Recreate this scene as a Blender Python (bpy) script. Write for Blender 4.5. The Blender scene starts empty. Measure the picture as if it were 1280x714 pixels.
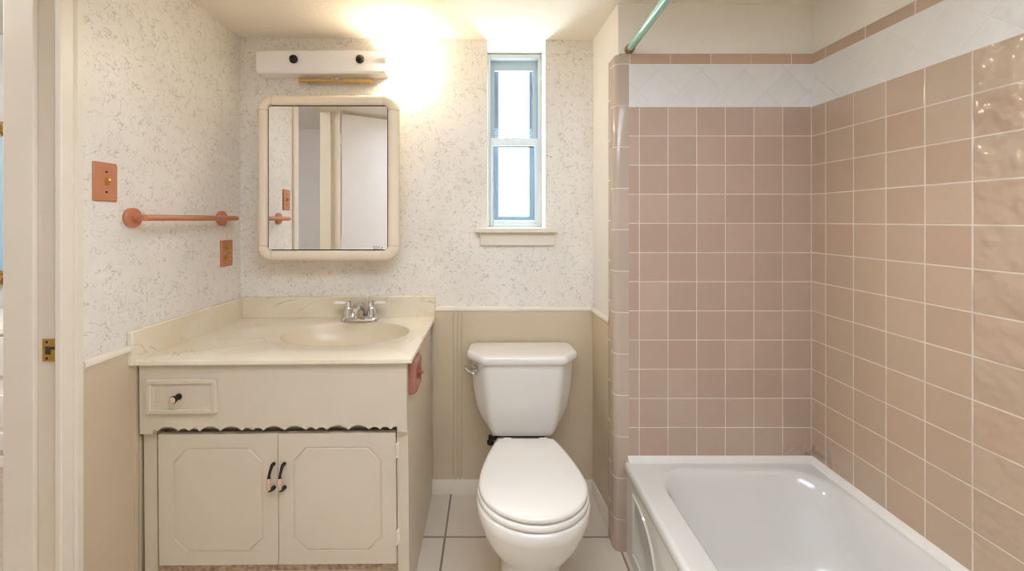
import bpy, math, random
from mathutils import Vector, Matrix
random.seed(7)
SC = bpy.context.scene
COL = SC.collection
PI = math.pi
CAMH = 1.245

# ------------------------------------------------------------------ colour / nodes
def lin(r, g, b):
    def f(c):
        c /= 255.0
        return c / 12.92 if c <= 0.04045 else ((c + 0.055) / 1.055) ** 2.4
    return (f(r), f(g), f(b), 1.0)

class G:
    """small wrapper around a material's node tree"""
    def __init__(s, name):
        s.m = bpy.data.materials.new(name); s.m.use_nodes = True
        s.t = s.m.node_tree; s.t.nodes.clear()
        s.out = s.t.nodes.new('ShaderNodeOutputMaterial')
        s.b = s.t.nodes.new('ShaderNodeBsdfPrincipled')
        s.t.links.new(s.b.outputs[0], s.out.inputs[0])
    def n(s, typ, **kw):
        nd = s.t.nodes.new(typ)
        for k, v in kw.items(): setattr(nd, k, v)
        return nd
    def set(s, sock, v):
        if isinstance(v, bpy.types.NodeSocket): s.t.links.new(v, sock)
        else: sock.default_value = v
    def math(s, op, a, b=0.0, c=0.0):
        nd = s.n('ShaderNodeMath', operation=op)
        s.set(nd.inputs[0], a); s.set(nd.inputs[1], b); s.set(nd.inputs[2], c)
        return nd.outputs[0]
    def ramp(s, v, a, b, c=0.0, d=1.0):
        nd = s.n('ShaderNodeMapRange'); nd.clamp = True
        s.set(nd.inputs[0], v); s.set(nd.inputs[1], a); s.set(nd.inputs[2], b); s.set(nd.inputs[3], c); s.set(nd.inputs[4], d)
        return nd.outputs[0]
    def mix(s, f, a, b):
        nd = s.n('ShaderNodeMix', data_type='RGBA')
        s.set(nd.inputs[0], f); s.set(nd.inputs[6], a); s.set(nd.inputs[7], b)
        return nd.outputs[2]
    def pos(s):
        tc = s.n('ShaderNodeTexCoord')
        return tc.outputs['Object']
    def xyz(s, p):
        nd = s.n('ShaderNodeSeparateXYZ'); s.set(nd.inputs[0], p)
        return nd.outputs
    def comb(s, x, y, z):
        nd = s.n('ShaderNodeCombineXYZ')
        s.set(nd.inputs[0], x); s.set(nd.inputs[1], y); s.set(nd.inputs[2], z)
        return nd.outputs[0]
    def noise(s, p, scale, detail=2.0, rough=0.5, dist=0.0):
        nd = s.n('ShaderNodeTexNoise'); s.set(nd.inputs['Vector'], p)
        nd.inputs['Scale'].default_value = scale; nd.inputs['Detail'].default_value = detail
        nd.inputs['Roughness'].default_value = rough; nd.inputs['Distortion'].default_value = dist
        return nd.outputs
    def white(s, p):
        nd = s.n('ShaderNodeTexWhiteNoise'); s.set(nd.inputs['Vector'], p)
        return nd.outputs
    def bump(s, h, strength=0.3, dist=0.002):
        nd = s.n('ShaderNodeBump'); nd.inputs['Strength'].default_value = strength
        nd.inputs['Distance'].default_value = dist
        s.set(nd.inputs['Height'], h)
        s.t.links.new(nd.outputs[0], s.b.inputs['Normal'])
    def base(s, v): s.set(s.b.inputs['Base Color'], v)
    def rough(s, v): s.set(s.b.inputs['Roughness'], v)

def plain(name, col, rough=0.4, metal=0.0, spec=0.5, var=0.03, vscale=6.0, bump=0.0, bscale=60.0, coat=0.0):
    g = G(name); p = g.pos()
    c = lin(*col)
    if var > 0:
        nz = g.noise(p, vscale, 3.0)[0]
        dark = tuple(x * (1 - var * 2.2) for x in c[:3]) + (1,)
        lite = tuple(min(1, x * (1 + var)) for x in c[:3]) + (1,)
        g.base(g.mix(g.ramp(nz, 0.3, 0.7), dark, lite))
    else: g.base(c)
    g.rough(rough); g.b.inputs['Metallic'].default_value = metal
    g.b.inputs['Specular IOR Level'].default_value = spec
    g.b.inputs['Coat Weight'].default_value = coat
    if bump > 0: g.bump(g.noise(p, bscale, 3.0)[0], bump, 0.002)
    return g.m

def emit(name, col, strength):
    g = G(name); e = g.n('ShaderNodeEmission'); e.inputs[0].default_value = lin(*col); e.inputs[1].default_value = strength
    g.t.links.new(e.outputs[0], g.out.inputs[0]); return g.m

def tile_mat(name, ax, off, pitch, col, grout, gw=0.0035, var=0.10, hue=None, rough=0.14, wave=0.15, diag=False, wavy_below=None, spec=0.5, corner=None, tilt=0.25):
    """ax: two axis indices; off / pitch per axis."""
    g = G(name); p = g.pos(); X = g.xyz(p)
    a, b = X[ax[0]], X[ax[1]]
    if diag:
        a, b = g.math('ADD', a, b), g.math('SUBTRACT', b, a)
    fs, ks, ds = [], [], []
    for v, o, pt in ((a, off[0], pitch[0]), (b, off[1], pitch[1])):
        if pt is None:
            fs.append(0.5); ks.append(0.0); continue
        u = g.math('DIVIDE', g.math('SUBTRACT', v, o), pt)
        k = g.math('FLOOR', u); f = g.math('SUBTRACT', u, k)
        d = g.math('MULTIPLY', g.math('MINIMUM', f, g.math('SUBTRACT', 1.0, f)), pt)
        fs.append(f); ks.append(k); ds.append(d)
    d = ds[0] if len(ds) == 1 else g.math('MINIMUM', ds[0], ds[1])
    tile = g.ramp(d, gw * 0.5 - 0.0004, gw * 0.5 + 0.0006)
    wn = g.white(g.comb(ks[0], ks[1], 3.7))
    rnd = wn[0]
    r3 = g.n('ShaderNodeSeparateColor'); g.set(r3.inputs[0], wn[1])
    c = lin(*col)
    c1 = tuple(x * (1 - var) for x in c[:3]) + (1,); c2 = tuple(min(1, x * (1 + var)) for x in c[:3]) + (1,)
    tc = g.mix(rnd, c1, c2)
    if hue: tc = g.mix(g.math('MULTIPLY', r3.outputs[1], 0.7), tc, lin(*hue))
    mott = g.noise(p, 22.0, 3.0)[0]
    tc = g.mix(g.ramp(mott, 0.35, 0.75, 0.0, 0.10), tc, lin(*[x * 0.86 for x in col]))
    gc = g.mix(g.ramp(g.noise(p, 9.0, 3.0)[0], 0.35, 0.7), lin(*grout), lin(*[x * 0.93 for x in grout]))
    colr = g.mix(tile, gc, tc)
    if corner:
        # mildew gathered in one corner above the tub
        dx = g.math('SUBTRACT', X[0], corner[0]); dy = g.math('SUBTRACT', X[1], corner[1]); dz = g.math('SUBTRACT', X[2], corner[2])
        r = g.math('SQRT', g.math('ADD', g.math('ADD', g.math('POWER', dx, 2.0), g.math('POWER', dy, 2.0)), g.math('MULTIPLY', g.math('POWER', dz, 2.0), 4.0)))
        nz = g.noise(p, 55.0, 4.0)[0]
        mk = g.math('MULTIPLY', g.ramp(r, 0.0, 0.15, 1.0, 0.0), g.ramp(nz, 0.45, 0.65, 0.0, 0.6))
        colr = g.mix(mk, colr, lin(70, 60, 56))
    g.base(colr)
    g.rough(g.math('ADD', g.math('MULTIPLY', tile, rough - 0.7), 0.7))
    g.b.inputs['Specular IOR Level'].default_value = spec
    h = g.ramp(d, 0.0, gw * 0.5 + 0.002)
    wv = g.noise(p, 16.0, 2.0, 0.5)[0]
    amp = wave
    if wavy_below is not None:
        amp = g.ramp(X[ax[0]], wavy_below[0] - (0.12 if diag else 0.004), wavy_below[0] + 0.002, wavy_below[1], wave)
    wv = g.math('MULTIPLY', g.math('SUBTRACT', wv, 0.5), amp)
    t1 = g.math('MULTIPLY', g.math('SUBTRACT', r3.outputs[0], 0.5), g.math('SUBTRACT', fs[0], 0.5))
    t2 = g.math('MULTIPLY', g.math('SUBTRACT', r3.outputs[2], 0.5), g.math('SUBTRACT', fs[1], 0.5))
    tl = g.math('MULTIPLY', g.math('MULTIPLY', g.math('ADD', t1, t2), tilt), tile)
    g.bump(g.math('ADD', g.math('ADD', h, wv), tl), 0.5, 0.0015)
    return g.m

def wallpaper():
    g = G('vine_wallpaper'); p = g.pos()
    warp = g.noise(p, 16.0, 2.0)[1]
    va = g.n('ShaderNodeVectorMath', operation='MULTIPLY_ADD')
    g.set(va.inputs[0], warp); va.inputs[1].default_value = (0.03, 0.03, 0.03); g.set(va.inputs[2], p)
    q = va.outputs[0]
    def line(scale, w, seed):
        v2 = g.n('ShaderNodeVectorMath', operation='ADD'); g.set(v2.inputs[0], q); v2.inputs[1].default_value = (seed, seed * 1.7, seed * 0.6)
        nz = g.noise(v2.outputs[0], scale, 2.5, 0.55)[0]
        return g.ramp(g.math('ABSOLUTE', g.math('SUBTRACT', nz, 0.5)), w * 0.5, w, 1.0, 0.0)
    def patch(scale, lo, hi, seed):
        v2 = g.n('ShaderNodeVectorMath', operation='ADD'); g.set(v2.inputs[0], p); v2.inputs[1].default_value = (seed, seed * 0.7, seed * 1.3)
        return g.ramp(g.noise(v2.outputs[0], scale, 1.0)[0], lo, hi)
    l1 = g.math('MULTIPLY', line(24.0, 0.013, 0.0), patch(34.0, 0.47, 0.56, 4.0))
    l2 = g.math('MULTIPLY', line(36.0, 0.020, 9.0), patch(40.0, 0.49, 0.58, 8.0))
    vo = g.n('ShaderNodeTexVoronoi'); g.set(vo.inputs['Vector'], q); vo.inputs['Scale'].default_value = 150.0
    rs = g.n('ShaderNodeSeparateColor'); g.set(rs.inputs[0], vo.outputs['Color'])
    dots = g.math('MULTIPLY', g.ramp(vo.outputs['Distance'], 0.20, 0.30, 1.0, 0.0), g.math('GREATER_THAN', rs.outputs[0], 0.62))
    dots = g.math('MULTIPLY', dots, patch(38.0, 0.46, 0.58, 2.0))
    m = g.math('MAXIMUM', g.math('MAXIMUM', l1, l2), g.math('MULTIPLY', dots, 0.8))
    m = g.math('MULTIPLY', m, 0.44)
    tone = g.ramp(g.noise(p, 5.0, 2.0)[0], 0.35, 0.65)
    base = g.mix(tone, lin(229, 224, 215), lin(235, 231, 223))
    ink = g.mix(g.ramp(g.noise(p, 40.0, 1.0)[0], 0.4, 0.6), lin(138, 146, 148), lin(152, 148, 138))
    g.base(g.mix(m, base, ink))
    g.rough(0.36); g.b.inputs['Specular IOR Level'].default_value = 0.45
    g.bump(g.noise(p, 90.0, 2.0)[0], 0.12, 0.001)
    return g.m

def popcorn(name, col):
    g = G(name); p = g.pos()
    g.base(lin(*col)); g.rough(0.9)
    nz = g.noise(p, 60.0, 4.0, 0.65)[0]
    g.bump(g.ramp(nz, 0.42, 0.72), 0.30, 0.003)
    return g.m

def marble():
    g = G('cultured_marble'); p = g.pos()
    w = g.noise(p, 3.0, 5.0, 0.6, 1.4)[0]
    base = g.mix(g.ramp(w, 0.35, 0.68), lin(231, 223, 206), lin(224, 210, 184))
    v = g.noise(p, 4.2, 4.0, 0.55, 2.2)[0]
    vein = g.math('MULTIPLY', g.ramp(g.math('ABSOLUTE', g.math('SUBTRACT', v, 0.52)), 0.0, 0.016, 1.0, 0.0), g.ramp(g.noise(p, 5.0, 1.0)[0], 0.5, 0.62))
    c = g.mix(g.math('MULTIPLY', vein, 0.5), base, lin(176, 150, 98))
    g.base(c); g.rough(0.27)
    return g.m

def floor_mat():
    m = tile_mat('floor_tile', (0, 1), (-0.175, 1.57), (0.335, 0.335), (208, 197, 182), (142, 129, 112), gw=0.008, var=0.05, rough=0.38, wave=0.1, tilt=0.05)
    return m

def brass():
    return plain('brass', (206, 164, 76), 0.3, 0.7, var=0.06, vscale=60)

M = {}
M['paper'] = wallpaper()
M['wain'] = plain('wainscot_paint', (207, 191, 164), 0.42, var=0.02, vscale=4)
M['trimw'] = plain('trim_paint', (230, 222, 207), 0.38, var=0.015)
M['white'] = plain('white_paint', (232, 228, 221), 0.5, var=0.015)
M['jamb'] = plain('jamb_paint', (224, 214, 197), 0.42, var=0.02)
M['ceil'] = popcorn('popcorn_ceiling', (238, 230, 215))
M['doorp'] = plain('door_paint', (240, 238, 236), 0.45, var=0.01)
M['ivory'] = plain('ivory_wall_paint', (234, 229, 217), 0.55, var=0.015)
M['grey'] = plain('bedroom_paint', (212, 210, 208), 0.6, var=0.01)
M['carpet'] = plain('carpet', (170, 156, 140), 0.95, var=0.08, vscale=90, bump=0.6, bscale=300)
M['floor'] = floor_mat()
PINK, PHUE, GR = (184, 163, 145), (180, 153, 137), (216, 204, 190)
M['tile_end'] = tile_mat('pink_tile_end', (0, 2), (0.5616, 1.6695), (0.1074, 0.10935), PINK, GR, hue=PHUE, corner=(1.21, 1.5, 0.36), var=0.06)
M['tile_right'] = tile_mat('pink_tile_right', (1, 2), (1.4398, 1.6695), (0.1094, 0.10935), (186, 165, 143), GR, hue=(184, 157, 135), corner=(1.21, 1.5, 0.36), wavy_below=(1.0025, 26.0), wave=0.2, var=0.05, rough=0.06)
M['band_end'] = tile_mat('white_band_end', (0, 2), (2.60, 0.85), (0.1605, 0.1605), (222, 221, 219), (218, 216, 213), gw=0.0015, diag=True, var=0.02)
M['band_right'] = tile_mat('white_band_right', (1, 2), (2.711, 0.769), (0.1605, 0.1605), (222, 219, 213), (228, 225, 219), gw=0.0035, diag=True, var=0.01, wave=0.3, wavy_below=(1.06, 16.0), rough=0.07)
M['cap_end'] = tile_mat('cap_tile_end', (0, 2), (0.5262, 0), (0.1515, None), (190, 162, 141), GR, var=0.07)
M['cap_right'] = tile_mat('cap_tile_right', (1, 2), (1.4398, 0), (0.1515, None), (188, 163, 142), GR, var=0.07)
M['bull'] = tile_mat('bullnose_tile', (0, 2), (0, 1.83), (None, 0.1554), (184, 166, 150), (216, 205, 191), var=0.05, tilt=0.0)
M['bull2'] = tile_mat('bullnose_tile_side', (0, 2), (0, 0.777), (None, 0.1554), (188, 168, 149), (216, 205, 191), var=0.05, tilt=0.0)
M['cab'] = plain('cabinet_paint', (211, 200, 181), 0.42, var=0.02, vscale=3)
M['marble'] = marble()
M['basin'] = plain('basin_marble', (222, 208, 181), 0.3, var=0.02, vscale=5)
M['porc'] = plain('porcelain', (225, 222, 216), 0.09, var=0.0, coat=0.3)
M['seat'] = plain('seat_plastic', (228, 225, 219), 0.16, var=0.0)
M['tub'] = plain('tub_enamel', (214, 214, 210), 0.13, var=0.01, coat=0.3)
M['caulk'] = plain('caulk', (228, 225, 219), 0.5, var=0.01, vscale=12)
M['chrome'] = plain('chrome', (215, 213, 210), 0.12, 1.0, var=0.0)
M['acryl'] = plain('clear_handle', (240, 234, 222), 0.08, var=0.0)
M['black'] = plain('black_iron', (34, 26, 22), 0.4, 0.3, var=0.1, vscale=80)
M['ceramic'] = plain('pink_ceramic', (206, 178, 158), 0.15, var=0.0)
M['salmon'] = plain('salmon_plastic', (192, 126, 92), 0.32, var=0.03)
M['mauve'] = plain('mauve_ceramic', (164, 108, 95), 0.14, var=0.04, vscale=20)
M['brass'] = brass()
M['gold'] = plain('gold_trim', (206, 176, 116), 0.3, 0.7, var=0.05, vscale=40)
M['alu'] = plain('window_aluminium', (166, 181, 190), 0.4, var=0.02)
M['alu2'] = plain('window_sash_paint', (206, 215, 221), 0.4, var=0.02)
M['ext'] = plain('exterior_frame_paint', (138, 152, 163), 0.6, var=0.04)
M['mint'] = plain('mint_rod', (150, 200, 176), 0.25, var=0.03, vscale=20, coat=0.4)
M['rust'] = plain('rust', (150, 112, 90), 0.7, var=0.2, vscale=90)
M['beige'] = plain('beige_cabinet_frame', (234, 221, 198), 0.35, var=0.02)
M['panelw'] = plain('fixture_white', (245, 243, 243), 0.25, var=0.0)
M['dark'] = plain('dark_gap', (52, 44, 38), 0.8, var=0.0)
M['worn'] = plain('worn_wood', (186, 162, 136), 0.8, var=0.22, vscale=70)
g = G('mirror_glass'); g.base((0.93, 0.93, 0.93, 1)); g.b.inputs['Metallic'].default_value = 1.0; g.rough(0.0); M['mirror'] = g.m
g = G('window_glass')
tr = g.n('ShaderNodeBsdfTransparent'); tr.inputs[0].default_value = (0.93, 0.96, 0.98, 1)
gl = g.n('ShaderNodeBsdfGlossy'); gl.inputs['Roughness'].default_value = 0.0
mx = g.n('ShaderNodeMixShader'); mx.inputs[0].default_value = 0.015
g.t.links.new(tr.outputs[0], mx.inputs[1]); g.t.links.new(gl.outputs[0], mx.inputs[2]); g.t.links.new(mx.outputs[0], g.out.inputs[0])
M['glass'] = g.m
g = G('canvas_sky'); p = g.pos()
g.base(g.mix(g.ramp(g.xyz(p)[2], -0.5, 0.5), lin(150, 190, 222), lin(176, 204, 212))); g.rough(0.7); M['canvas'] = g.m
g = G('gilt_frame'); p = g.pos(); g.base(g.mix(g.ramp(g.noise(p, 60, 3)[0], 0.35, 0.65), lin(120, 84, 40), lin(206, 168, 96))); g.rough(0.35)
g.b.inputs['Metallic'].default_value = 0.8; g.bump(g.noise(p, 70, 2)[0], 1.0, 0.01); M['gilt'] = g.m
M['bulb'] = emit('bulb_glow', (255, 234, 204), 290.0)
M['fillglow'] = emit('ceiling_fill_glow', (232, 241, 255), 15.0)  # glow of the added, out-of-view bathroom fill
M['fillglow2'] = emit('bedroom_fill_glow', (255, 250, 245), 260.0)  # glow of the fill added in the bedroom

# ------------------------------------------------------------------ mesh helpers
class B:
    def __init__(s): s.v = []; s.f = []
    def add(s, vs, fs):
        o = len(s.v); s.v += [Vector(x) for x in vs]; s.f += [tuple(i + o for i in f) for f in fs]; return s
    def box(s, x0, x1, y0, y1, z0, z1):
        return s.add([(x0,y0,z0),(x1,y0,z0),(x1,y1,z0),(x0,y1,z0),(x0,y0,z1),(x1,y0,z1),(x1,y1,z1),(x0,y1,z1)],
                     [(0,3,2,1),(4,5,6,7),(0,1,5,4),(1,2,6,5),(2,3,7,6),(3,0,4,7)])
    def loft(s, loops, cap0=True, cap1=True, closed=True):
        n = len(loops[0]); vs = [p for l in loops for p in l]; fs = []
        for i in range(len(loops) - 1):
            for k in range(n if closed else n - 1):
                a = i * n + k; b = i * n + (k + 1) % n
                fs.append((a, b, b + n, a + n))
        if cap0: fs.append(tuple(range(n))[::-1])
        if cap1: fs.append(tuple((len(loops) - 1) * n + k for k in range(n)))
        return s.add(vs, fs)
    def prism(s, poly, axis, lo, hi):
        """poly of 2D points extruded on an axis: 'x' (y,z), 'y' (x,z), 'z' (x,y)"""
        def mk(p, h):
            return (h, p[0], p[1]) if axis == 'x' else (p[0], h, p[1]) if axis == 'y' else (p[0], p[1], h)
        return s.loft([[mk(p, lo) for p in poly], [mk(p, hi) for p in poly]])
    def tube(s, path, r, seg=12, caps=True):
        path = [Vector(p) for p in path]; n = len(path)
        rr = r if isinstance(r, (list, tuple)) else [r] * n
        loops = []; prev = None
        for i, p in enumerate(path):
            t = (path[min(i + 1, n - 1)] - path[max(i - 1, 0)]).normalized()
            if prev is None:
                u = t.cross(Vector((0, 0, 1)))
                if u.length < 1e-3: u = t.cross(Vector((1, 0, 0)))
            else: u = prev - t * prev.dot(t)
            u.normalize(); prev = u; w = t.cross(u)
            loops.append([p + (u * math.cos(2*PI*k/seg) + w * math.sin(2*PI*k/seg)) * rr[i] for k in range(seg)])
        return s.loft(loops, caps, caps)
    def lathe(s, prof, o, axis='z', seg=24):
        """prof [(r, h)] about an axis through o"""
        loops = []
        for r, h in prof:
            l = []
            for k in range(seg):
                a = 2*PI*k/seg; c, d = r*math.cos(a), r*math.sin(a)
                l.append({'z': (o[0]+c, o[1]+d, o[2]+h), 'y': (o[0]+c, o[1]+h, o[2]+d), 'x': (o[0]+h, o[1]+c, o[2]+d)}[axis])
            loops.append(l)
        return s.loft(loops)
    def sphere(s, o, r, seg=20, rings=12, sc=(1,1,1)):
        loops = []
        for i in range(1, rings):
            a = PI*i/rings
            loops.append([(o[0]+r*sc[0]*math.sin(a)*math.cos(2*PI*k/seg), o[1]+r*sc[1]*math.sin(a)*math.sin(2*PI*k/seg), o[2]+r*sc[2]*math.cos(a)) for k in range(seg)])
        return s.loft(loops)
    def build(s, name, mat, parent=None, origin=None, bevel=0.0, bseg=2, smooth=40, kind=None, subsurf=0):
        org = Vector(origin) if origin is not None else Vector((0, 0, 0))
        if parent is not None: org = ORG[parent]
        me = bpy.data.meshes.new(name)
        me.from_pydata([tuple(v - org) for v in s.v], [], s.f); me.update()
        import bmesh
        bm = bmesh.new(); bm.from_mesh(me)
        bmesh.ops.remove_doubles(bm, verts=bm.verts, dist=1e-6)
        bmesh.ops.recalc_face_normals(bm, faces=bm.faces); bm.to_mesh(me); bm.free()
        me.materials.append(mat if not isinstance(mat, str) else M[mat])
        if smooth:
            for p in me.polygons: p.use_smooth = True
            me.set_sharp_from_angle(angle=math.radians(smooth))
        o = bpy.data.objects.new(name, me); COL.objects.link(o)
        if parent is not None: o.parent = parent
        else: o.location = org
        ORG[o] = org
        if kind: o['kind'] = kind
        if bevel > 0:
            md = o.modifiers.new('Bevel', 'BEVEL'); md.width = bevel; md.segments = bseg; md.limit_method = 'ANGLE'; md.angle_limit = math.radians(35)
            md.harden_normals = False
            for p in me.polygons: p.use_smooth = True
        if subsurf:
            md = o.modifiers.new('Sub', 'SUBSURF'); md.levels = subsurf; md.render_levels = subsurf
        return o
ORG = {}

def thing(name, label, cat, loc, group=None):
    e = bpy.data.objects.new(name, None); COL.objects.link(e); e.location = loc; e.empty_display_size = 0.05
    ORG[e] = Vector(loc); e['label'] = label; e['category'] = cat
    if group: e['group'] = group
    return e
def tag(o, label, cat, group=None):
    o['label'] = label; o['category'] = cat
    if group: o['group'] = group
    return o
def struct(name, b, mat, **kw): return b.build(name, mat, kind='structure', **kw)
def sgroup(name, loc):
    e = bpy.data.objects.new(name, None); COL.objects.link(e); e.location = loc; e.empty_display_size = 0.05
    ORG[e] = Vector(loc); e['kind'] = 'structure'; return e

def W(px, py, Y):
    """where a photograph point lies at depth Y"""
    return Vector(((px - 612) * Y / 500, Y, CAMH - (py - 275) * Y / 500))
def rrect(x0, x1, y0, y1, r, seg=6):
    pts = []
    for cx, cy, a0 in ((x1-r, y1-r, 0), (x0+r, y1-r, 90), (x0+r, y0+r, 180), (x1-r, y0+r, 270)):
        for k in range(seg + 1):
            a = math.radians(a0 + 90*k/seg); pts.append((cx + r*math.cos(a), cy + r*math.sin(a)))
    return pts

XL, XR, YB, YT, YF = -1.14, 1.21, 1.83, 1.50, -0.95
def ceilz(x): return 2.079 - (x - XL) * 0.0073

# ------------------------------------------------------------------ room shell
struct('floor', B().box(-1.27, 1.33, YF-0.1, 2.05, -0.08, 0.0), 'floor')
cb = B()
cb.loft([[(-1.27, YF-0.1, ceilz(-1.27)), (1.33, YF-0.1, ceilz(1.33)), (1.33, 2.06, ceilz(1.33)), (-1.27, 2.06, ceilz(-1.27))],
         [(-1.27, YF-0.1, 2.25), (1.33, YF-0.1, 2.25), (1.33, 2.06, 2.25), (-1.27, 2.06, 2.25)]])
struct('ceiling', cb, 'ceil', smooth=0)
DY0, DY1, DZ = 0.40, 1.061, 2.060
struct('wall_left', B().box(-1.265, XL, DY1+0.02, 2.55, 0, 2.25).box(-1.265, XL, YF-0.1, DY0-0.02, 0, 2.25).box(-1.265, XL, DY0-0.02, DY1+0.02, DZ+0.02, 2.25), 'paper', smooth=0)
WX0, WX1, WZ = -0.015, 0.26, 1.205
struct('wall_back', B().box(-1.14, WX0, YB, 2.06, 0, 2.2).box(WX1, 1.33, YB, 2.06, 0, 2.2).box(WX0, WX1, YB, 2.06, 0, WZ), 'paper', smooth=0)
struct('wall_front', B().box(-1.27, 1.33, YF-0.1, YF, 0, 2.2), 'white', smooth=0)
struct('wall_right', B().box(XR+0.012, 1.33, YF, 2.0, 0, 2.2), 'ivory', smooth=0)
# block at the foot of the tub: its left face is the side of the toilet alcove
struct('wall_end', B().prism([(0.489, 1.516), (XR+0.02, 1.516), (XR+0.02, YB+0.01), (0.476, YB+0.01)], 'z', 0, 2.2), 'ivory', smooth=0)
struct('wall_alcove', B().prism([(0.487, 1.517), (0.489, 1.517), (0.476, YB), (0.474, YB)], 'z', 0.83, 2.075), 'white', smooth=0)
# tiles of the tub surround
TZ, BZ, CZ = 1.6695, 1.83, 1.8725
struct('wall_end_tile', B().box(0.5225, XR, YT, 1.517, 0.30, TZ), 'tile_end', smooth=0)
struct('wall_end_band', B().box(0.5225, XR, YT, 1.517, TZ, BZ), 'band_end', smooth=0)
struct('wall_end_cap', B().prism([(YT, BZ), (YT, CZ-0.010), (YT+0.003, CZ-0.003), (YT+0.010, CZ), (1.517, CZ), (1.517, BZ)], 'x', 0.5225, XR), 'cap_end')
struct('wall_right_tile', B().box(XR, XR+0.013, YF, YT, 0.28, TZ), 'tile_right', smooth=0)
struct('wall_right_band', B().box(XR, XR+0.013, YF, YT, TZ, BZ), 'band_right', smooth=0)
struct('wall_right_cap', B().prism([(XR, BZ), (XR, CZ-0.010), (XR+0.003, CZ-0.003), (XR+0.010, CZ), (XR+0.013, CZ), (XR+0.013, BZ)], 'y', YF, YT), 'cap_right')
# bullnose column
def bull_profile(r=0.024):
    xo = 0.468
    pts = [(0.5225, YT)]
    for k in range(9):
        a = math.radians(270 - 90*k/8); pts.append((xo + r + r*math.cos(a), YT + r + r*math.sin(a)))
    pts += [(xo, 1.545), (0.4895, 1.545), (0.4895, 1.516), (0.5225, 1.516)]
    return pts
bp = bull_profile()
bb = B()
loops = []
for z, ins in ((0, 0), (CZ-0.022, 0), (CZ-0.010, 0.003), (CZ-0.003, 0.009), (CZ, 0.016)):
    loops.append([(min(x + ins * (1 if x < 0.49 else 0), 0.5225), y + (ins*0.6 if y < 1.516 else 0), z) for x, y in bp])
bb.loft(loops)
struct('trim_1', bb, 'bull', smooth=50)
sb = B().prism([(0.468, 1.546), (0.468, 1.575), (0.474, 1.588), (0.488, 1.592), (0.4895, 1.546)], 'z', 0, 1.86)
struct('trim_2', sb, 'bull2', smooth=50)

# wainscot panels, chair rails, baseboards
wp = B().box(-0.262, 0.476, YB-0.008, YB, 0, 0.83)
for px in (568, 576): pass
gx = [W(p, 600, 1.822).x for p in (567, 572.5, 577.5)]
wb = B()
edges = [-0.262] + gx + [0.474]
for i in range(len(edges)-1):
    wb.box(edges[i]+0.002, edges[i+1]-0.002, YB-0.009, YB-0.004, 0, 0.83)
wb.box(-0.262, 0.474, YB-0.0045, YB, 0, 0.83)
struct('trim_3', wb, 'wain', smooth=0)
ws = B().prism([(0.4865, 1.593), (0.4895, 1.593), (0.476, YB), (0.468, YB)], 'z', 0, 0.83)
struct('trim_4', ws, 'wain', smooth=0)
wl = B().box(XL, XL+0.006, 1.10, YB, 0, 0.83).box(XL, XL+0.012, 1.275, 1.284, 0, 0.80).box(XL, XL+0.012, 1.289, 1.296, 0, 0.80)
struct('trim_5', wl, 'wain', smooth=0)
def rail_prof(d=0.018, z0=0.822, z1=0.850):
    h = z1 - z0
    return [(0, z0), (d*0.45, z0), (d*0.6, z0+h*0.25), (d*0.95, z0+h*0.4), (d, z0+h*0.7), (d*0.8, z1-0.001), (d*0.5, z1), (0, z1)]
rb = B(); rp = rail_prof()
rb.prism([(YB - y, z) for y, z in rp], 'x', -0.246, 0.476); struct('trim_6', rb, 'trimw', smooth=50)
rb = B(); rb.loft([[(XL + d, y, z) for d, z in rp] for y in (1.112, 1.262)]); struct('trim_7', rb, 'trimw', smooth=50)
rb = B(); rb.loft([[((0.4885 if y < 1.7 else 0.476) - d, y, z) for d, z in rp] for y in (1.593, YB)]); struct('trim_8', rb, 'trimw', smooth=50)
bpf = [(0, 0), (0.014, 0), (0.014, 0.045), (0.010, 0.055), (0.010, 0.062), (0.005, 0.068), (0, 0.070)]
rb = B(); rb.prism([(YB - y, z) for y, z in bpf], 'x', -0.262, 0.474); struct('baseboard_back', rb, 'trimw', smooth=50)
rb = B(); rb.loft([[((0.4885 if y < 1.7 else 0.476) - d, y, z) for d, z in bpf] for y in (1.593, YB-0.012)]); struct('baseboard_right', rb, 'trimw', smooth=50)

# ------------------------------------------------------------------ doorway on the left
jb = sgroup('trim_9', (XL, DY1, 0))
jm = B().box(-1.277, -1.145, DY1, DY1+0.021, 0, DZ).box(-1.277, -1.145, DY0-0.021, DY0, 0, DZ).box(-1.277, -1.145, DY0, DY1, DZ, DZ+0.021)
jm.build('jamb', 'jamb', jb, bevel=0.0015)
st = B().box(-1.277, -1.197, DY1-0.012, DY1, 0, DZ).box(-1.277, -1.197, DY0, DY0+0.012, 0, DZ)
st.build('stop', 'trimw', jb, bevel=0.002)
cs = B()
cpro = [(0, 0), (0.014, 0.0), (0.016, 0.003), (0.016, 0.030), (0.013, 0.034), (0.013, 0.037), (0.019, 0.040), (0.019, 0.055), (0.014, 0.059), (0, 0.059)]
cs.loft([[(-1.146 + d, 1.055 + y, z) for d, y in cpro] for z in (0, 2.079)])
cs.loft([[(-1.146 + d, 0.406 - y, z) for d, y in cpro] for z in (0, 2.079)])
cs.build('casing', 'trimw', jb, smooth=25)
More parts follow.
